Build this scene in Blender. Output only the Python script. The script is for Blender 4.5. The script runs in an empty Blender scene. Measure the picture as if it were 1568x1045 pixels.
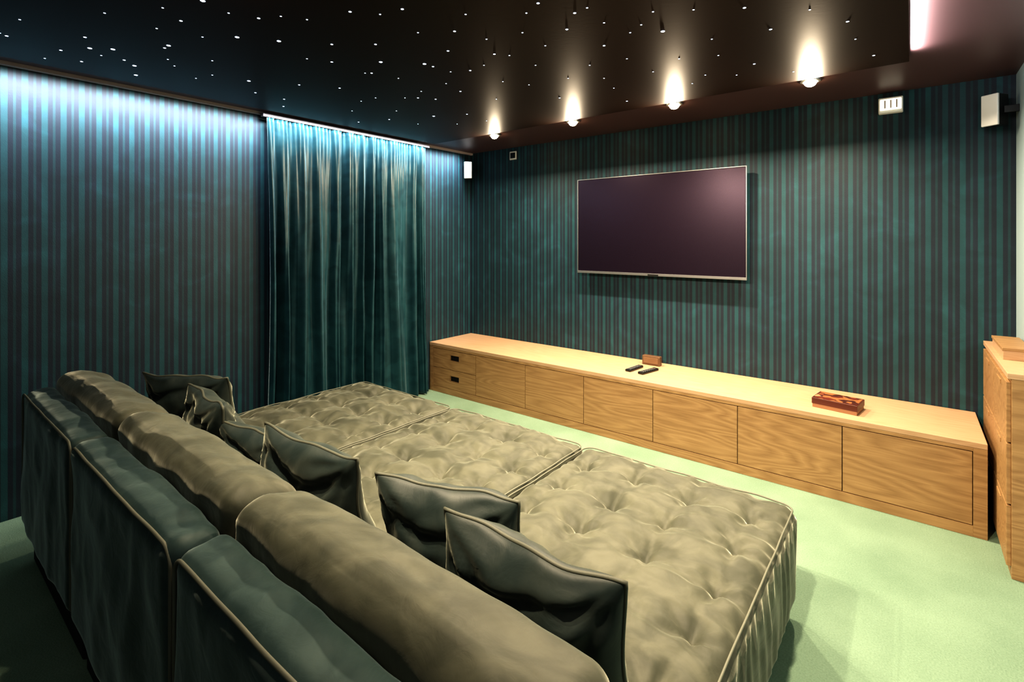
import bpy, bmesh, math, random
import numpy as np
from mathutils import Vector, noise, Matrix
random.seed(7)
scene = bpy.context.scene
try:
    scene.view_settings.view_transform = 'Standard'
    scene.view_settings.look = 'High Contrast'
except Exception as ex: print('look',ex)

# ------------------------------------------------------------------ helpers
def link(o, parent=None):
    scene.collection.objects.link(o)
    if parent is not None: o.parent = parent
    return o
def empty(name, loc=(0,0,0), parent=None):
    e = bpy.data.objects.new(name, None); e.empty_display_size=.1; e.location=loc
    return link(e, parent)
def mesh_obj(name, verts, faces, mat=None, parent=None, smooth=False):
    me = bpy.data.meshes.new(name); me.from_pydata([tuple(v) for v in verts], [], faces); me.update()
    if smooth:
        me.polygons.foreach_set('use_smooth', [True]*len(me.polygons))
    o = bpy.data.objects.new(name, me)
    if mat: me.materials.append(mat)
    return link(o, parent)
def box(name, lo, hi, mat=None, parent=None, bevel=0.0, seg=2):
    bm = bmesh.new(); bmesh.ops.create_cube(bm, size=1)
    c=[(a+b)/2 for a,b in zip(lo,hi)]; s=[b-a for a,b in zip(lo,hi)]
    for v in bm.verts: v.co = Vector((v.co.x*s[0]+c[0], v.co.y*s[1]+c[1], v.co.z*s[2]+c[2]))
    if bevel>0: bmesh.ops.bevel(bm, geom=bm.edges[:], offset=bevel, segments=seg, affect='EDGES', profile=.5)
    me=bpy.data.meshes.new(name); bm.to_mesh(me); bm.free()
    o=bpy.data.objects.new(name, me)
    if mat: me.materials.append(mat)
    return link(o,parent)
def tube(name, pts, r, mat, parent=None, cyclic=False):
    cu=bpy.data.curves.new(name,'CURVE'); cu.dimensions='3D'; cu.bevel_depth=r; cu.bevel_resolution=3
    sp=cu.splines.new('POLY'); sp.points.add(len(pts)-1)
    for i,p in enumerate(pts): sp.points[i].co=(p[0],p[1],p[2],1)
    sp.use_cyclic_u=cyclic; sp.use_smooth=True
    cu.materials.append(mat)
    o=bpy.data.objects.new(name,cu); return link(o,parent)
def cyl(name, c, r, h, mat, parent=None, seg=32, r2=None):
    bm=bmesh.new(); bmesh.ops.create_cone(bm,cap_ends=True,segments=seg,radius1=r,radius2=r if r2 is None else r2,depth=h)
    for v in bm.verts: v.co+=Vector(c)
    me=bpy.data.meshes.new(name); bm.to_mesh(me); bm.free(); me.materials.append(mat)
    return link(bpy.data.objects.new(name,me),parent)

def soft_box(name, c, half, r, cell, mat, disp=None, parent=None):
    n=[max(4,int(round(2*h/cell))) for h in half]
    idx={}; verts=[]; faces=[]
    h=half
    def vid(i,j,k):
        key=(i,j,k)
        if key in idx: return idx[key]
        p=[-h[a]+2*h[a]*key[a]/n[a] for a in range(3)]
        inn=[max(-(h[a]-r),min(h[a]-r,p[a])) for a in range(3)]
        d=Vector([p[a]-inn[a] for a in range(3)])
        if d.length<1e-9: d=Vector((0,0,1))
        d.normalize()
        q=Vector(inn)+d*r
        if disp: q=q+disp(q,d)
        idx[key]=len(verts); verts.append((q.x+c[0],q.y+c[1],q.z+c[2])); return idx[key]
    for (a,b,w) in ((0,1,2),(1,2,0),(2,0,1)):
        for side in (0,n[w]):
            for i in range(n[a]):
                for j in range(n[b]):
                    def g(ii,jj):
                        k=[0,0,0]; k[a]=ii;k[b]=jj;k[w]=side; return vid(*k)
                    f=[g(i,j),g(i+1,j),g(i+1,j+1),g(i,j+1)]
                    if side==0: f.reverse()
                    faces.append(f)
    return mesh_obj(name,verts,faces,mat,parent,True)

# ------------------------------------------------------------------ materials
def newmat(name):
    m=bpy.data.materials.new(name); m.use_nodes=True; nt=m.node_tree
    return m, nt, nt.nodes['Principled BSDF']
def plain(name,col,rough=.5,metal=0,spec=None,emit=None,es=0,coat=0,stint=None):
    m,nt,b=newmat(name)
    b.inputs['Base Color'].default_value=(*col,1); b.inputs['Roughness'].default_value=rough; b.inputs['Metallic'].default_value=metal
    if spec is not None: b.inputs['Specular IOR Level'].default_value=spec
    if stint: b.inputs['Specular Tint'].default_value=(*stint,1)
    if coat: b.inputs['Coat Weight'].default_value=coat
    if emit: b.inputs['Emission Color'].default_value=(*emit,1); b.inputs['Emission Strength'].default_value=es
    # faint procedural variation
    tc=nt.nodes.new('ShaderNodeTexCoord'); no=nt.nodes.new('ShaderNodeTexNoise'); no.inputs['Scale'].default_value=60
    bp=nt.nodes.new('ShaderNodeBump'); bp.inputs['Strength'].default_value=.03; bp.inputs['Distance'].default_value=.002
    nt.links.new(tc.outputs['Object'],no.inputs['Vector']); nt.links.new(no.outputs['Fac'],bp.inputs['Height']); nt.links.new(bp.outputs['Normal'],b.inputs['Normal'])
    return m
def ramp(nt, stops, interp='LINEAR'):
    r=nt.nodes.new('ShaderNodeValToRGB'); cr=r.color_ramp; cr.interpolation=interp
    while len(cr.elements)<len(stops): cr.elements.new(.5)
    for e,(p,c) in zip(cr.elements,stops): e.position=p; e.color=(*c,1)
    return r
def velvet(name,c1,c2,sheen,stint,rough=.55,bump=.35,spec=.4):
    m,nt,b=newmat(name); L=nt.links.new
    tc=nt.nodes.new('ShaderNodeTexCoord')
    n1=nt.nodes.new('ShaderNodeTexNoise'); n1.inputs['Scale'].default_value=7; n1.inputs['Detail'].default_value=5; n1.inputs['Distortion'].default_value=1.2
    L(tc.outputs['Object'],n1.inputs['Vector'])
    r=ramp(nt,[(.38,c1),(.62,c2)]); L(n1.outputs['Fac'],r.inputs['Fac']); L(r.outputs['Color'],b.inputs['Base Color'])
    b.inputs['Roughness'].default_value=rough; b.inputs['Sheen Weight'].default_value=sheen; b.inputs['Sheen Roughness'].default_value=.3
    b.inputs['Sheen Tint'].default_value=(*stint,1); b.inputs['Specular IOR Level'].default_value=spec
    n2=nt.nodes.new('ShaderNodeTexNoise'); n2.inputs['Scale'].default_value=18; n2.inputs['Detail'].default_value=7; n2.inputs['Distortion'].default_value=.8
    L(tc.outputs['Object'],n2.inputs['Vector'])
    bp=nt.nodes.new('ShaderNodeBump'); bp.inputs['Strength'].default_value=bump; bp.inputs['Distance'].default_value=.008
    L(n2.outputs['Fac'],bp.inputs['Height']); L(bp.outputs['Normal'],b.inputs['Normal'])
    return m
def stripes(name, axis, period=.080):
    m,nt,b=newmat(name); L=nt.links.new
    tc=nt.nodes.new('ShaderNodeTexCoord'); sp=nt.nodes.new('ShaderNodeSeparateXYZ'); L(tc.outputs['Object'],sp.inputs[0])
    mu=nt.nodes.new('ShaderNodeMath'); mu.operation='MULTIPLY'; mu.inputs[1].default_value=1/period; L(sp.outputs[axis],mu.inputs[0])
    fr=nt.nodes.new('ShaderNodeMath'); fr.operation='FRACT'; L(mu.outputs[0],fr.inputs[0])
    T=(.015,.070,.088); D=(.011,.021,.038); M=(.014,.050,.065)
    r=ramp(nt,[(0,T),(.30,T),(.33,D),(.56,D),(.59,M),(.70,M),(.73,D),(.97,D),(1,T)])
    L(fr.outputs[0],r.inputs['Fac'])
    n=nt.nodes.new('ShaderNodeTexNoise'); n.inputs['Scale'].default_value=5; n.inputs['Detail'].default_value=8; n.inputs['Distortion'].default_value=1.; L(tc.outputs['Object'],n.inputs['Vector'])
    r2=ramp(nt,[(.3,(.78,.78,.8)),(.55,(1,1,1)),(.72,(1.35,1.35,1.35))]); L(n.outputs['Fac'],r2.inputs['Fac'])
    mx=nt.nodes.new('ShaderNodeMix'); mx.data_type='RGBA'; mx.blend_type='MULTIPLY'; mx.inputs[0].default_value=1
    L(r.outputs['Color'],mx.inputs[6]); L(r2.outputs['Color'],mx.inputs[7]); L(mx.outputs[2],b.inputs['Base Color'])
    b.inputs['Roughness'].default_value=.55; b.inputs['Sheen Weight'].default_value=.12; b.inputs['Sheen Tint'].default_value=(.55,.85,.95,1)
    n3=nt.nodes.new('ShaderNodeTexNoise'); n3.inputs['Scale'].default_value=220; L(tc.outputs['Object'],n3.inputs['Vector'])
    bp=nt.nodes.new('ShaderNodeBump'); bp.inputs['Strength'].default_value=.3; bp.inputs['Distance'].default_value=.002
    L(n3.outputs['Fac'],bp.inputs['Height']); L(bp.outputs['Normal'],b.inputs['Normal'])
    return m
def oak(name,c1,c2,rough=.45):
    m,nt,b=newmat(name); L=nt.links.new
    tc=nt.nodes.new('ShaderNodeTexCoord'); oi=nt.nodes.new('ShaderNodeObjectInfo')
    cm=nt.nodes.new('ShaderNodeCombineXYZ'); mm=nt.nodes.new('ShaderNodeMath'); mm.operation='MULTIPLY'; mm.inputs[1].default_value=3
    L(oi.outputs['Random'],mm.inputs[0]); L(mm.outputs[0],cm.inputs[1]); L(mm.outputs[0],cm.inputs[2])
    ad=nt.nodes.new('ShaderNodeVectorMath'); ad.operation='ADD'; L(tc.outputs['Object'],ad.inputs[0]); L(cm.outputs[0],ad.inputs[1])
    mp=nt.nodes.new('ShaderNodeMapping'); mp.inputs['Scale'].default_value=(.8,6,6); L(ad.outputs[0],mp.inputs['Vector'])
    n0=nt.nodes.new('ShaderNodeTexNoise'); n0.inputs['Scale'].default_value=1.0; n0.inputs['Detail'].default_value=1.5; L(mp.outputs[0],n0.inputs['Vector'])
    k=nt.nodes.new('ShaderNodeMath'); k.operation='MULTIPLY'; k.inputs[1].default_value=34; L(n0.outputs['Fac'],k.inputs[0])
    f=nt.nodes.new('ShaderNodeMath'); f.operation='PINGPONG'; f.inputs[1].default_value=1; L(k.outputs[0],f.inputs[0])
    mp2=nt.nodes.new('ShaderNodeMapping'); mp2.inputs['Scale'].default_value=(6,140,140); L(ad.outputs[0],mp2.inputs['Vector'])
    n2=nt.nodes.new('ShaderNodeTexNoise'); n2.inputs['Scale'].default_value=1; n2.inputs['Detail'].default_value=4; L(mp2.outputs[0],n2.inputs['Vector'])
    mx=nt.nodes.new('ShaderNodeMix'); mx.inputs[0].default_value=.66; L(f.outputs[0],mx.inputs[2]); L(n2.outputs['Fac'],mx.inputs[3])
    r=ramp(nt,[(.15,c1),(.75,c2)]); L(mx.outputs[0],r.inputs['Fac']); L(r.outputs['Color'],b.inputs['Base Color'])
    b.inputs['Roughness'].default_value=rough
    bp=nt.nodes.new('ShaderNodeBump'); bp.inputs['Strength'].default_value=.12; bp.inputs['Distance'].default_value=.002
    L(n2.outputs['Fac'],bp.inputs['Height']); L(bp.outputs['Normal'],b.inputs['Normal'])
    return m
def carpet():
    m,nt,b=newmat('mint_carpet'); L=nt.links.new
    tc=nt.nodes.new('ShaderNodeTexCoord')
    n=nt.nodes.new('ShaderNodeTexNoise'); n.inputs['Scale'].default_value=3; n.inputs['Detail'].default_value=6; L(tc.outputs['Object'],n.inputs['Vector'])
    n2=nt.nodes.new('ShaderNodeTexNoise'); n2.inputs['Scale'].default_value=160; n2.inputs['Detail'].default_value=3; L(tc.outputs['Object'],n2.inputs['Vector'])
    mx=nt.nodes.new('ShaderNodeMix'); mx.inputs[0].default_value=.5; L(n.outputs['Fac'],mx.inputs[2]); L(n2.outputs['Fac'],mx.inputs[3])
    r=ramp(nt,[(.35,(.165,.245,.18)),(.65,(.235,.33,.25))]); L(mx.outputs[0],r.inputs['Fac']); L(r.outputs['Color'],b.inputs['Base Color'])
    b.inputs['Roughness'].default_value=.95; b.inputs['Specular IOR Level'].default_value=.1
    bp=nt.nodes.new('ShaderNodeBump'); bp.inputs['Strength'].default_value=.7; bp.inputs['Distance'].default_value=.004
    L(n2.outputs['Fac'],bp.inputs['Height']); L(bp.outputs['Normal'],b.inputs['Normal'])
    return m
M_velvet=velvet('sofa_velvet',(.054,.058,.042),(.090,.093,.068),1.0,(.92,.92,.78),.58,.25,.3)
M_velvet_shade=velvet('sofa_velvet_shade',(.030,.056,.056),(.050,.082,.080),.7,(.75,.88,.85),.55,.25,.35)  # same sofa velvet, with the teal shade of the backs put into its colour
M_pillow=velvet('pillow_velvet',(.017,.027,.026),(.032,.042,.038),.6,(.85,.88,.72),.5,.2,.35)
M_pipe=plain('piping',(.13,.135,.105),.6)
M_base=plain('sofa_base_dark',(.012,.018,.018),.9)  # near-black block set in under the back frames
M_curt=velvet('curtain_velvet',(.009,.042,.056),(.016,.064,.080),.65,(.6,.8,.85),.42,.1,.45)
M_wl=stripes('striped_wallpaper_left',1); M_wb=stripes('striped_wallpaper_back',0)
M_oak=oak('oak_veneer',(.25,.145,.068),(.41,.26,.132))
M_oak_lit=oak('oak_lit',(.44,.29,.18),(.53,.36,.235))  # same oak, made paler: light from above put into the colour
M_floor=carpet()
M_ceil=plain('outer_ceiling_lacquer',(.10,.055,.057),.4)
M_panel=plain('star_panel_black',(.024,.009,.004),.5,spec=.25)
M_front=plain('front_wall_mauve',(.05,.035,.055),.7)
M_pale=plain('pale_blue_wall',(.36,.47,.52),.6)
M_black=plain('black_plastic',(.01,.01,.011),.3)
M_void=plain('recess_black',(.003,.003,.003),.8)
M_white=plain('white_plastic',(.75,.75,.75),.35)
M_silver=plain('brushed_aluminium',(.6,.6,.62),.3,.9)
M_screen=plain('tv_screen',(.010,.006,.012),.27,0,1.0,stint=(.92,.72,1.0))  # purple of the reflected room put into base colour and specular tint
M_trim=plain('trim_paint',(.5,.42,.42),.5)
M_rail=plain('rail_paint',(.10,.085,.085),.5)

# ------------------------------------------------------------------ room
XL,XR,YB,YF,ZC=-3.78,.48,4.04,-1.4,2.45
box('floor',(XL-.1,YF-.1,-.1),(XR+.1,YB+.1,0),M_floor)
box('ceiling',(XL-.1,YF-.1,ZC),(XR+.1,YB+.1,ZC+.1),M_ceil)
box('wall_left',(XL-.1,YF-.1,0),(XL,YB+.1,ZC),M_wl)
box('wall_back',(XL,YB,0),(XR,YB+.1,ZC),M_wb)
box('wall_right',(XR,YF-.1,0),(XR+.1,YB+.1,ZC),M_pale)
box('wall_front',(XL,YF-.1,0),(XR,YF,ZC),M_front)
PZ=2.42
box('star_ceiling_panel',(XL+.22,YF+.12,PZ),(0,3.295,ZC),M_panel,None,.003)
box('trim_1',(XL,YF,2.43),(XL+.03,YB,ZC),M_trim)
# stars (fibre optic points)
cam=Vector((0,0,1.5)); A=math.radians(38.4); F=Vector((-math.sin(A),math.cos(A),0)); R=Vector((math.cos(A),math.sin(A),0)); FP=767.6
def survey(x,y,z):
    d=F+R*((x-784)/FP)+Vector((0,0,(368-y)/FP)); t=(z-1.5)/d.z; return cam+d*t
S=[(277,32,2),(363,57,3),(427,63,3),(396,28,2),(430,25,1),(381,124,3),(325,93,1),(257,91,1),(267,101,1),(190,92,2),(208,115,3),(93,77,2),(130,57,2),(249,12,1),(325,115,1),(300,120,1),(391,142,2),(458,130,2),(435,152,2),(434,163,2),(508,68,2),(508,95,2),(575,68,2),(582,22,1),(536,18,2),(616,14,2),(640,50,1),(583,95,3),(559,112,1),(569,112,2),(650,98,3),(663,102,2),(520,135,2),(553,155,1),(549,187,2),(539,170,1),(596,183,2),(607,170,1),(620,150,1),(640,150,2),(664,178,3),(645,140,1),(667,152,2),(683,128,1),(705,140,2),(713,22,1),(720,108,2),(686,78,2),(696,48,2),(741,100,1),(745,60,1),(757,83,2),(760,152,1),(770,125,1),(800,50,1),(806,20,1),(824,5,2),(857,150,2),(868,45,2),(835,70,1),(820,100,1),(880,20,2),(899,12,1),(903,100,1),(925,35,1),(925,70,2),(940,135,1),(965,50,1),(982,38,1),(1015,48,3),(1000,18,1),(925,120,1),(960,155,2),(1062,15,1),(1090,60,1),(1080,115,1),(1100,85,1),(1128,115,1),(1155,98,2),(1140,12,2),(1180,45,2),(1215,110,1),(1240,15,1),(1298,33,2),(1310,60,1),(1338,85,2),(1060,128,1),(715,175,2),(700,190,1),(640,190,1),(690,110,1),(745,185,1),(30,30,1),(10,55,2),(160,20,1),(470,30,1),(470,90,1),(350,20,1),(155,85,1),(610,120,1),(575,150,1),(810,130,1),(780,85,1),(870,120,1),(1000,110,1),(1040,90,1),(960,90,1)]
pts=[(survey(x,y,PZ),s) for x,y,s in S]
pts=[(p,s) for p,s in pts if XL+.25<p.x<-.03 and p.y<3.27]
for i in range(120):
    p=Vector((random.uniform(XL+.28,-.05),random.uniform(YF+.2,.95),PZ)); pts.append((p,random.choice([1,1,2,3])))
bm=bmesh.new()
for p,s in pts:
    r=(.0042,.0062,.0092)[s-1]
    bmesh.ops.create_icosphere(bm,subdivisions=2,radius=r,matrix=Matrix.Translation((p.x,p.y,PZ))@Matrix.Diagonal((1,1,.22,1)))
me=bpy.data.meshes.new('star_lights'); bm.to_mesh(me); bm.free()
me.materials.append(plain('star_glow',(.5,.6,.8),.3,0,None,(.66,.80,1),4)); link(bpy.data.objects.new('star_lights',me))

# downlights
M_bulb=plain('bulb_glow',(1,.9,.7),.3,0,None,(1,.76,.42),80)
def area(name,loc,rot,shape,sx,sy,e,col,parent=None,spread=None):
    l=bpy.data.lights.new(name,'AREA'); l.shape=shape; l.size=sx
    if shape in('RECTANGLE','ELLIPSE'): l.size_y=sy
    l.energy=e; l.color=col
    if spread: l.spread=math.radians(spread)
    o=bpy.data.objects.new(name,l); o.location=loc; o.rotation_euler=rot; return link(o,parent)
def downlight(x,y,z,e,col,tilt,name='recessed_spotlight',rz=0,spread=None):
    p=empty(name,(x,y,z))
    bm=bmesh.new()
    prof=[(.036,-.001),(.040,-.012),(.053,-.009),(.055,0.0),(.036,.0)]
    n=32; vs=[]
    for a in range(n):
        t=2*math.pi*a/n; vs.append([bm.verts.new((r*math.cos(t),r*math.sin(t),h)) for r,h in prof])
    for a in range(n):
        for k in range(len(prof)-1): bm.faces.new((vs[a][k],vs[(a+1)%n][k],vs[(a+1)%n][k+1],vs[a][k+1]))
    me=bpy.data.meshes.new('trim_ring'); bm.to_mesh(me); bm.free(); me.materials.append(M_silver); link(bpy.data.objects.new('trim_ring',me),p)
    bm=bmesh.new(); bmesh.ops.create_uvsphere(bm,u_segments=24,v_segments=12,radius=.035)
    for v in bm.verts: v.co.z=v.co.z*.9-.008
    me=bpy.data.meshes.new('bulb_lens'); bm.to_mesh(me); bm.free(); me.materials.append(M_bulb); link(bpy.data.objects.new('bulb_lens',me),p)
    area('lamp',(0,0,-.048),(tilt,0,rz),'DISK',.06,.06,e,col,p,spread)
WARM=(1,.82,.59)
for x in (-2.92,-2.10,-1.28,-.46):
    downlight(x,3.43,ZC,28 if x<-2.5 else 40,WARM,math.radians(-22))
# second row over the seating, gimbals turned to the screen wall
for x in (-1.85,-1.2,-.5):
    downlight(x,.72,PZ,22,WARM,math.radians(35),spread=104)
# unseen cool fill lamps, added behind the camera for the sofa backs
for x in (-2.3,-.9):
    downlight(x,-.8,PZ,.8,(.55,.88,.95),math.radians(8))
# cove led along left wall, right panel edge
led=empty('led_strip_left'); area('led',(XL+.165,1.75,2.44),(0,math.radians(36),0),'RECTANGLE',.04,4.2,38,(.90,.95,1),led,92)
led2=empty('led_strip_right'); area('led',(.012,.9,2.426),(0,math.radians(-112),0),'RECTANGLE',.015,4.6,36,(1,.98,.96),led2)

# ------------------------------------------------------------------ curtain
def curtain():
    y0,y1=1.77,3.31; n=640; nz=80; zt,zb=2.402,.012
    V=[];Fc=[]
    for k in range(nz+1):
        f=k/nz; z=zt+(zb-zt)*f
        for i in range(n+1):
            s=i/n
            ph=2*math.pi*(12*s+1.6*noise.noise((s*5,0,3))+.45*noise.noise((s*6,f*1.0,9)))
            amp=(.012+.032*min(1,f*1.8))*(.3+1.9*abs(noise.noise((s*6+3,f*.9,1)))+.25)
            sn=math.sin(ph); sn=math.copysign(abs(sn)**.8,sn)
            x=XL+.078+amp*sn+.012*math.sin(2.3*ph+2*noise.noise((s*3,f*2,6)))*(.3+f)
            x+=.008*noise.noise((s*30,f*5,5))
            x+=.012*math.sin(2*math.pi*46*s+noise.noise((s*20,0,0)))*math.exp(-f*14)
            x=max(x,XL+.012)
            y=y0+(y1-y0)*s + .012*math.cos(ph)*f + (.04*f*f*(s**4))
            y+= .02*math.sin(f*3.1)*(1-2*s)
            V.append((x,y,z))
    for k in range(nz):
        for i in range(n):
            a=k*(n+1)+i; Fc.append((a,a+1,a+n+2,a+n+1))
    c=mesh_obj('curtain',V,Fc,M_curt,None,True)
    m=c.modifiers.new('sol','SOLIDIFY'); m.thickness=.003
    box('curtain_rail',(XL+.045,1.74,2.406),(XL+.085,3.36,2.43),M_rail,None,.003)
curtain()

# ------------------------------------------------------------------ media cabinet
cab=empty('media_cabinet')
CX0,CX1,CY0,CY1,CH=XL+.005,.307,3.43,4.035,.48
box('top_panel',(CX0,CY0,CH-.028),(CX1,CY1,CH),M_oak_lit,cab,.002)
box('carcass',(CX0+.004,CY0+.024,0),(CX1-.004,CY1-.003,CH-.029),M_void,cab)
box('side_left',(CX0,CY0+.002,0),(CX0+.05,CY0+.022,CH-.03),M_oak,cab,.001)
box('side_right',(.253,CY0+.002,0),(CX1,CY1,CH-.029),M_oak,cab,.001)
box('bottom_rail',(CX0+.05,CY0+.002,0),(.253,CY0+.022,.055),M_oak,cab,.001)
box('top_rail',(CX0+.05,CY0+.003,CH-.048),(.253,CY0+.023,CH-.029),M_oak,cab,.001)
xs=[-3.722,-3.15,-2.577,-2.005,-1.437,-.868,-.302,.252]
zb,zt=.059,CH-.052
def drawer_front(name,x0,x1,z0,z1,hx,hz,w,h,y,par):
    o=[(x0,z0),(x1,z0),(x1,z1),(x0,z1)]; i=[(hx-w,hz-h),(hx+w,hz-h),(hx+w,hz+h),(hx-w,hz+h)]
    V=[(a,y,b) for a,b in o]+[(a,y,b) for a,b in i]+[(a,y+.018,b) for a,b in o]+[(a,y+.018,b) for a,b in i]
    Fc=[]
    for k in range(4):
        l=(k+1)%4
        Fc+=[(k,l,4+l,4+k),(8+l,8+k,12+k,12+l),(l,k,8+k,8+l),(4+k,4+l,12+l,12+k)]
    mesh_obj(name,V,Fc,M_oak,par)
zm=(zb+zt)/2
drawer_front('drawer_1',xs[0]+.002,xs[1]-.002,zm+.002,zt,-3.43,zm+.115,.062,.026,CY0+.003,cab)
drawer_front('drawer_2',xs[0]+.002,xs[1]-.002,zb,zm-.002,-3.43,zm-.085,.062,.026,CY0+.003,cab)
for i in range(1,7):
    box('door_panel_%d'%i,(xs[i]+.002,CY0+.003,zb),(xs[i+1]-.002,CY0+.021,zt),M_oak,cab,.001)

# ------------------------------------------------------------------ TV
tv=empty('television')
tx0,tx1,tz0,tz1,ty=-2.37,-.934,1.205,2.048,3.95
box('housing',(tx0+.004,ty+.006,tz0+.004),(tx1-.004,ty+.03,tz1-.004),M_black,tv,.004)
box('rear_bulge',(tx0+.2,ty+.03,tz0+.06),(tx1-.2,ty+.055,tz1-.25),M_black,tv,.008)
box('screen',(tx0+.009,ty+.002,tz0+.02),(tx1-.009,ty+.007,tz1-.009),M_screen,tv)
b=.006
box('bezel_top',(tx0,ty-.001,tz1-b),(tx1,ty+.012,tz1),M_silver,tv,.001)
box('bezel_bottom',(tx0,ty-.001,tz0),(tx1,ty+.012,tz0+.02),M_silver,tv,.001)
box('bezel_left',(tx0,ty-.001,tz0+.019),(tx0+b,ty+.012,tz1-b+.001),M_silver,tv,.001)
box('bezel_right',(tx1-b,ty-.001,tz0+.019),(tx1,ty+.012,tz1-b+.001),M_silver,tv,.001)
box('logo_bar',((tx0+tx1)/2-.045,ty-.004,tz0+.002),((tx0+tx1)/2+.045,ty,tz0+.013),M_black,tv,.001)
box('wall_mount',(-1.9,ty+.05,1.45),(-1.4,YB,1.85),M_black,tv,.003)

# ------------------------------------------------------------------ sofa
sofa=empty('sectional_sofa')
BX=[-3.24,-2.277,-1.313,-.35]
def rr_loop(x0,x1,y0,y1,z,r,n=10):
    P=[]
    for cx,cy,a0 in ((x1-r,y1-r,0),(x0+r,y1-r,90),(x0+r,y0+r,180),(x1-r,y0+r,270)):
        for k in range(n+1):
            a=math.radians(a0+90*k/n); P.append((cx+r*math.cos(a),cy+r*math.sin(a),z))
    return P
def bed(i):
    x0,x1=BX[i]+.004,BX[i+1]-.004; y0,y1=.535,2.28; z0,z1=.05,.445
    cx,cy,cz=(x0+x1)/2,(y0+y1)/2,(z0+z1)/2
    hx,hy,hz=(x1-x0)/2,(y1-y0)/2,(z1-z0)/2
    a=hx*2/4.0; bsp=.235
    def warp(X,Y):
        return X+.035*noise.noise((X*4,Y*4,i*7)), Y+.035*noise.noise((X*4,Y*4,i*7+50))
    def disp(q,n):
        o=Vector((0,0,0)); X=q.x+hx; Y=q.y+hy
        top=max(0,n.z)
        if top>.01:
            wx,wy=warp(X,Y)
            u=wx/a-.5; v=wy/bsp-.5
            du=(u-round(u))*a; dv=(v-round(v))*bsp
            d=math.hypot(du,dv)
            cu=abs(math.sin(math.pi*(u))); cv=abs(math.sin(math.pi*(v)))
            mound=.010*(cu**.6)+.010*(cv**.6)+.006*cu*cv
            st=.9+.35*noise.noise((round(u)*3.7+i,round(v)*2.9,1))
            dim=(-.024*math.exp(-(d/.019)**2)-.018*math.exp(-(d/.06)**2))*st
            ang=math.atan2(dv,du); rad=.007*math.sin(ang*5+i+round(u)*2+round(v))*math.exp(-((d-.055)/.035)**2)
            edge=min(1,min(X,2*hx-X,Y,2*hy-Y)/.10); edge=max(0,edge)
            wr=.005*(noise.noise((X*7+i*5,Y*22,2)))+.006*noise.noise((X*11,Y*11,i*3+4))
            wr+=.006*(1-edge)*math.sin(60*(Y if min(X,2*hx-X)<min(Y,2*hy-Y) else X)+6*noise.noise((X*6,Y*6,8)))
            wr+=.005*(1-abs(noise.noise((X*4+i*9,Y*6,11)))*3)
            wr+=.002*(1-abs(noise.noise((X*12+i*9,Y*16,21)))*4)
            o.z+=top*(((mound+dim)*edge+rad*edge)+wr+.012*(1-((q.x/hx)**4))-.020)
        side=1-abs(n.z)
        if side>.3:
            s=(q.y if abs(n.x)>abs(n.y) else q.x)
            g=.006*math.sin(s*75+5*noise.noise((s*5,q.z*3,i)))*(.5+.5*noise.noise((s*9,q.z*2,3)))+.006*noise.noise((s*10,q.z*7,i+20))
            bul=.006*math.cos(q.z/hz*1.4)
            w=side if (abs(q.x)>hx-.01 and abs(n.x)>.9 and ((i==2 and q.x>0) or (i==0 and q.x<0))) else (.25 if abs(n.x)>.5 else 1)
            o+=Vector((n.x,n.y,0))*(g+bul)*w*(1 if w>.9 else .4)
        return o
    soft_box('daybed_%d'%(i+1),(cx,cy,cz),(hx,hy,hz),.045,.010,M_velvet,disp,sofa)
    # covered buttons
    bm=bmesh.new()
    for ku in range(4):
        for kv in range(7):
            tX,tY=(ku+.5)*a,(kv+.5)*bsp
            X,Y=tX,tY
            for _ in range(12):
                wx,wy=warp(X,Y); X+=tX-wx; Y+=tY-wy
            if not(.06<X<2*hx-.06 and .2<Y<2*hy-.06): continue
            q=Vector((X-hx,Y-hy,hz)); dz=disp(q,Vector((0,0,1))).z
            bmesh.ops.create_uvsphere(bm,u_segments=16,v_segments=8,radius=1,matrix=Matrix.Translation((cx+q.x,cy+q.y,cz+hz+dz+.002))@Matrix.Diagonal((.011,.011,.005,1)))
    for f in bm.faces: f.smooth=True
    me=bpy.data.meshes.new('buttons'); bm.to_mesh(me); bm.free(); me.materials.append(M_velvet); link(bpy.data.objects.new('buttons_%d'%(i+1),me),sofa)
    P=rr_loop(x0+.006,x1-.006,y0+.01,y1-.006,z1-.012,.05)
    Q=[]
    for k in range(len(P)):
        p,q=Vector(P[k]),Vector(P[(k+1)%len(P)]); m=max(1,int((q-p).length/.03))
        for j in range(m):
            w=p.lerp(q,j/m); Q.append((w.x,w.y,w.z+.006*noise.noise((w.x*7,w.y*7,4))))
    tube('piping_bed_%d'%(i+1),Q,.0035,M_pipe,sofa,True)
    for sx in (x0+.08,x1-.08):
        for sy in (y0+.1,y1-.1):
            cyl('leg_%d'%(i+1),(sx,sy,.03),.025,.06,M_black,sofa)
    # back frame
    fx0,fx1=BX[i]+.005,BX[i+1]-.005; fy0,fy1=.408,.53; fz1=.80; fz0=.18
    box('back_base_%d'%(i+1),(fx0+.02,fy0+.04,.0),(fx1-.02,fy1-.005,fz0+.03),M_base,sofa,.01)
    c=((fx0+fx1)/2,(fy0+fy1)/2,(fz1+fz0)/2); h=((fx1-fx0)/2,(fy1-fy0)/2,(fz1-fz0)/2)
    def dfr(q,n):
        w=.009*noise.noise((q.x*5+i*3,q.y*8,q.z*4))+.003*noise.noise((q.x*14,q.y*12,q.z*9+i))+.003*(1-3*abs(noise.noise((q.x*6+i*7,q.y*9,q.z*4))))
        bul=.008*math.cos(q.x/h[0]*1.5)
        o=n*(w)+Vector((0,-.9*max(0,-n.y),.8*max(0,n.z)))*bul
        return o
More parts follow.
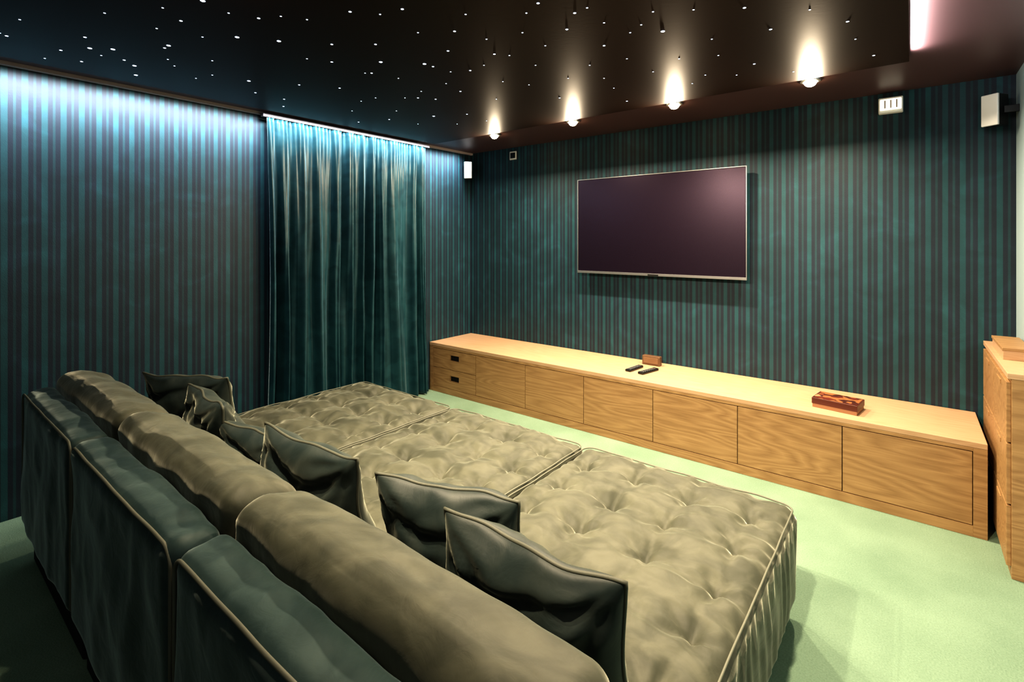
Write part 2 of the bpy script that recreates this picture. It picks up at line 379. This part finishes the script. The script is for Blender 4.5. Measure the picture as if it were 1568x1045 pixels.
    soft_box('back_frame_%d'%(i+1),c,h,.04,.013,M_velvet_shade,dfr,sofa)
    r=.045; P=[]
    X0,X1,Z0,Z1=fx0+.008,fx1-.008,fz0+.03,fz1-.010
    seq=[(X0,Z0),(X0,Z1-r)]
    for k in range(1,9):
        a=math.radians(180-90*k/9); seq.append((X0+r+r*math.cos(a),Z1-r+r*math.sin(a)))
    m=30
    for k in range(m+1): seq.append((X0+r+(X1-X0-2*r)*k/m,Z1))
    for k in range(1,9):
        a=math.radians(90-90*k/9); seq.append((X1-r+r*math.cos(a),Z1-r+r*math.sin(a)))
    seq+=[(X1,Z1-r),(X1,Z0)]
    P=[(x,fy0+.006-.006*math.cos((x-c[0])/h[0]*1.5),z+.006*math.cos((x-c[0])/h[0]*1.5)*(z>.7)+.003*noise.noise((x*8,z*8,i))) for x,z in seq]
    tube('piping_back_%d'%(i+1),P,.0045,M_pipe,sofa)
    # back cushion
    c2=((BX[i]+BX[i+1])/2,.632,.652); h2=((BX[i+1]-BX[i])/2-.006,.100,.205)
    def dcu(q,n):
        w=.008*noise.noise((q.x*3+i*13,q.y*6,q.z*4))+.003*noise.noise((q.x*12,q.y*14,q.z*9+i*5))
        w+=.004*(1-3*abs(noise.noise((q.x*4+i*3,q.y*9,q.z*7))))
        bul=.008*math.cos(q.x/h2[0]*1.5)
        o=n*w+Vector((0,.6*n.y,max(0,n.z)))*bul*(1 if n.y>-.2 else .15)
        o.z-= .030*max(0,(q.y+.02)/h2[1])*(1 if q.z>0 else 0)*max(0,q.z/h2[2])
        return o
    soft_box('back_cushion_%d'%(i+1),c2,h2,.05,.012,M_velvet,dcu,sofa)
for i in range(3): bed(i)

M_pipe2=plain('pillow_piping',(.08,.085,.065),.6)
def pillow(x,y,z,rz,lean,w=.46,h=.42,t=.095,seed=0,roll=0):
    n=48; V=[];Fc=[]
    def pt(u,v,s):
        px=w/2*u*(1-.06*(1-v*v)*abs(u)**3); pz=h/2*v*(1-.045*(1-u*u)*abs(v)**3)
        e=max(0,(1-u**4)*(1-v**4))
        th=t*e**.5*(.62+.38*(1-u*u)*(1-v*v))
        th+=e**.5*(.014*noise.noise((u*2.2+seed*3,v*2.2,s*4+seed))+.006*noise.noise((u*6+seed,v*6,s)))
        for cu in(-1,1):
            for cv in(-1,1):
                a=math.atan2(v-cv,u-cu); d=math.hypot(u-cu,v-cv)
                th+=.008*math.sin(a*13+seed)*math.exp(-((d-.5)/.28)**2)*e**.5
        # slack fold under the top edge
        th-=.020*math.exp(-((v-.62-.12*math.sin(u*3+seed))/.09)**2)*(1-u**4)*e**.5
        bend=.03*noise.noise((u*1.2+seed,v*1.2,7))
        pz+=.012*noise.noise((u*2+seed*5,v,3))*max(0,v)
        return (px,s*th+bend,pz)
    for s in (-1,1):
        base=len(V)
        for j in range(n+1):
            for i in range(n+1):
                V.append(pt(math.sin((-1+2*i/n)*math.pi/2),math.sin((-1+2*j/n)*math.pi/2),s))
        for j in range(n):
            for i in range(n):
                a=base+j*(n+1)+i; f=(a,a+1,a+n+2,a+n+1)
                Fc.append(f if s<0 else f[::-1])
    root=empty('throw_pillow')
    o=mesh_obj('cover',V,Fc,M_pillow,root,True)
    bm=bmesh.new(); bm.from_mesh(o.data); bmesh.ops.remove_doubles(bm,verts=bm.verts,dist=.0004); bm.to_mesh(o.data); bm.free()
    o.data.polygons.foreach_set('use_smooth',[True]*len(o.data.polygons))
    P=[]
    for k in range(40): P.append(pt(-1+2*k/40,-1,1))
    for k in range(40): P.append(pt(1,-1+2*k/40,1))
    for k in range(40): P.append(pt(1-2*k/40,1,1))
    for k in range(40): P.append(pt(-1,1-2*k/40,1))
    tube('piping',P,.0045,M_pipe2,root,True)
    root.rotation_euler=(math.radians(lean),math.radians(roll),math.radians(rz)); root.location=(x,y,z)
pillow(-2.68,.93,.665,28,12,seed=1)
pillow(-2.28,.875,.655,-6,10,seed=2)
pillow(-1.90,.90,.625,10,12,.44,.36,seed=3)
pillow(-1.50,.875,.66,3,10,.50,.42,.09,seed=4)
pillow(-.985,.975,.65,18,12,.43,.40,seed=5)
pillow(-.635,.875,.66,3,10,.45,.42,.092,seed=6)

# ------------------------------------------------------------------ small objects
def speaker(x,y,z,rz,px,name='wall_speaker'):
    p=empty(name)
    q=empty('body',(x,y,z),p); q.rotation_euler=(math.radians(0),0,math.radians(rz))
    box('cabinet',(-.04,-.02,-.088),(.04,.055,.088),M_black,q,.004)
    box('grille',(-.041,-.034,-.089),(.041,-.02,.089),M_white,q,.004)
    box('bracket',(min(x,px),y-.008,z-.02),(max(x,px),y+.012,z+.02),M_black,p,.002)
speaker(-3.715,3.93,2.25,38,XL)
speaker(.375,3.93,2.237,-36,XR)
d=empty('wall_sensor')
box('frame',(-3.225,YB-.012,2.325),(-3.14,YB,2.41),M_white,d,.003); box('face',(-3.213,YB-.015,2.34),(-3.152,YB-.011,2.396),M_black,d,.001)
e=empty('emergency_light')
box('base',(-.156,YB-.045,2.312),(-.03,YB,2.412),M_white,e,.006)
box('diffuser',(-.148,YB-.056,2.33),(-.038,YB-.044,2.40),plain('diffuser_glow',(.8,.8,.7),.4,0,None,(1,.93,.75),.9),e,.004)
for k in range(3): box('rib_%d'%k,(-.125+k*.03,YB-.059,2.34),(-.118+k*.03,YB-.055,2.39),M_trim,e)

g=empty('set_top_box')
box('case',(-1.725,3.90,CH),(-1.575,3.95,CH+.075),plain('bronze_plastic',(.14,.08,.045),.35),g,.006); box('panel',(-1.712,3.896,CH+.015),(-1.588,3.902,CH+.062),plain('bronze_panel',(.20,.12,.07),.25),g,.002)
M_btn=plain('button_grey',(.25,.25,.26),.5)
def remote(x,y,rz,L=.2):
    p=empty('remote_control',(x,y,CH)); p.rotation_euler=(0,0,math.radians(rz))
    box('shell',(-.024,-L/2,.0),(.024,L/2,.018),M_black,p,.006)
    for r in range(7):
        for c in range(3): cyl('button',(-.013+c*.013,-L/2+.025+r*.024,.0185),.0042,.003,M_btn,p,12)
remote(-1.70,3.70,-6); remote(-1.58,3.69,-12,.21)
bk=empty('game_box',(-.34,3.62,CH)); bk.rotation_euler=(0,0,math.radians(-8))
def checker():
    m,nt,b=newmat('printed_cover'); L=nt.links.new
    tc=nt.nodes.new('ShaderNodeTexCoord'); v=nt.nodes.new('ShaderNodeTexVoronoi'); v.inputs['Scale'].default_value=30; L(tc.outputs['Object'],v.inputs['Vector'])
    r=ramp(nt,[(0,(.13,.025,.013)),(.35,(.30,.13,.05)),(.6,(.06,.015,.01)),(.85,(.35,.24,.13))],'CONSTANT'); L(v.outputs['Color'],r.inputs['Fac']); L(r.outputs['Color'],b.inputs['Base Color']); b.inputs['Roughness'].default_value=.3
    return m
box('tray',(-.115,-.085,0),(.115,.085,.03),plain('box_card',(.33,.18,.10),.6),bk,.002)
box('lid',(-.118,-.088,.022),(.118,.088,.058),plain('box_red',(.10,.03,.02),.4),bk,.002)
box('printed_top',(-.112,-.082,.0575),(.112,.082,.0595),checker(),bk)

# drawer unit right
du=empty('drawer_unit')
DX0,DX1,DY0,DY1,DH=.343,XR-.002,3.11,4.03,.91
box('carcass',(DX0+.012,DY0,0),(DX1,DY1,DH-.025),M_oak,du,.002)
box('top',(DX0-.002,DY0-.004,DH-.025),(DX1,DY1,DH),M_oak_lit,du,.002)
for r in range(3):
    z0=.05+r*.275
    for c in range(2):
        y0=DY0+.012+c*.445
        box('drawer_%d_%d'%(r,c),(DX0-.004,y0,z0),(DX0+.012,y0+.438,z0+.268),M_oak,du,.002)
        box('pull_%d_%d'%(r,c),(DX0-.008,y0+.16,z0+.225),(DX0-.003,y0+.28,z0+.245),M_oak,du,.001)
ob=empty('storage_box')
box('base',(DX0+.02,3.45,DH),(DX1-.012,3.85,DH+.045),M_oak_lit,ob,.002); box('lid',(DX0+.016,3.446,DH+.045),(DX1-.008,3.854,DH+.06),M_oak,ob,.002)

# ------------------------------------------------------------------ camera / world
w=bpy.data.worlds.new('World'); scene.world=w; w.use_nodes=True
w.node_tree.nodes['Background'].inputs[0].default_value=(.02,.03,.035,1); w.node_tree.nodes['Background'].inputs[1].default_value=.5
cd=bpy.data.cameras.new('camera'); cd.sensor_width=36; cd.lens=17.62; cd.shift_y=-.0985; cd.clip_start=.01
co=bpy.data.objects.new('camera',cd); co.location=(0,0,1.5); co.rotation_euler=(math.radians(90),0,A); link(co); scene.camera=co
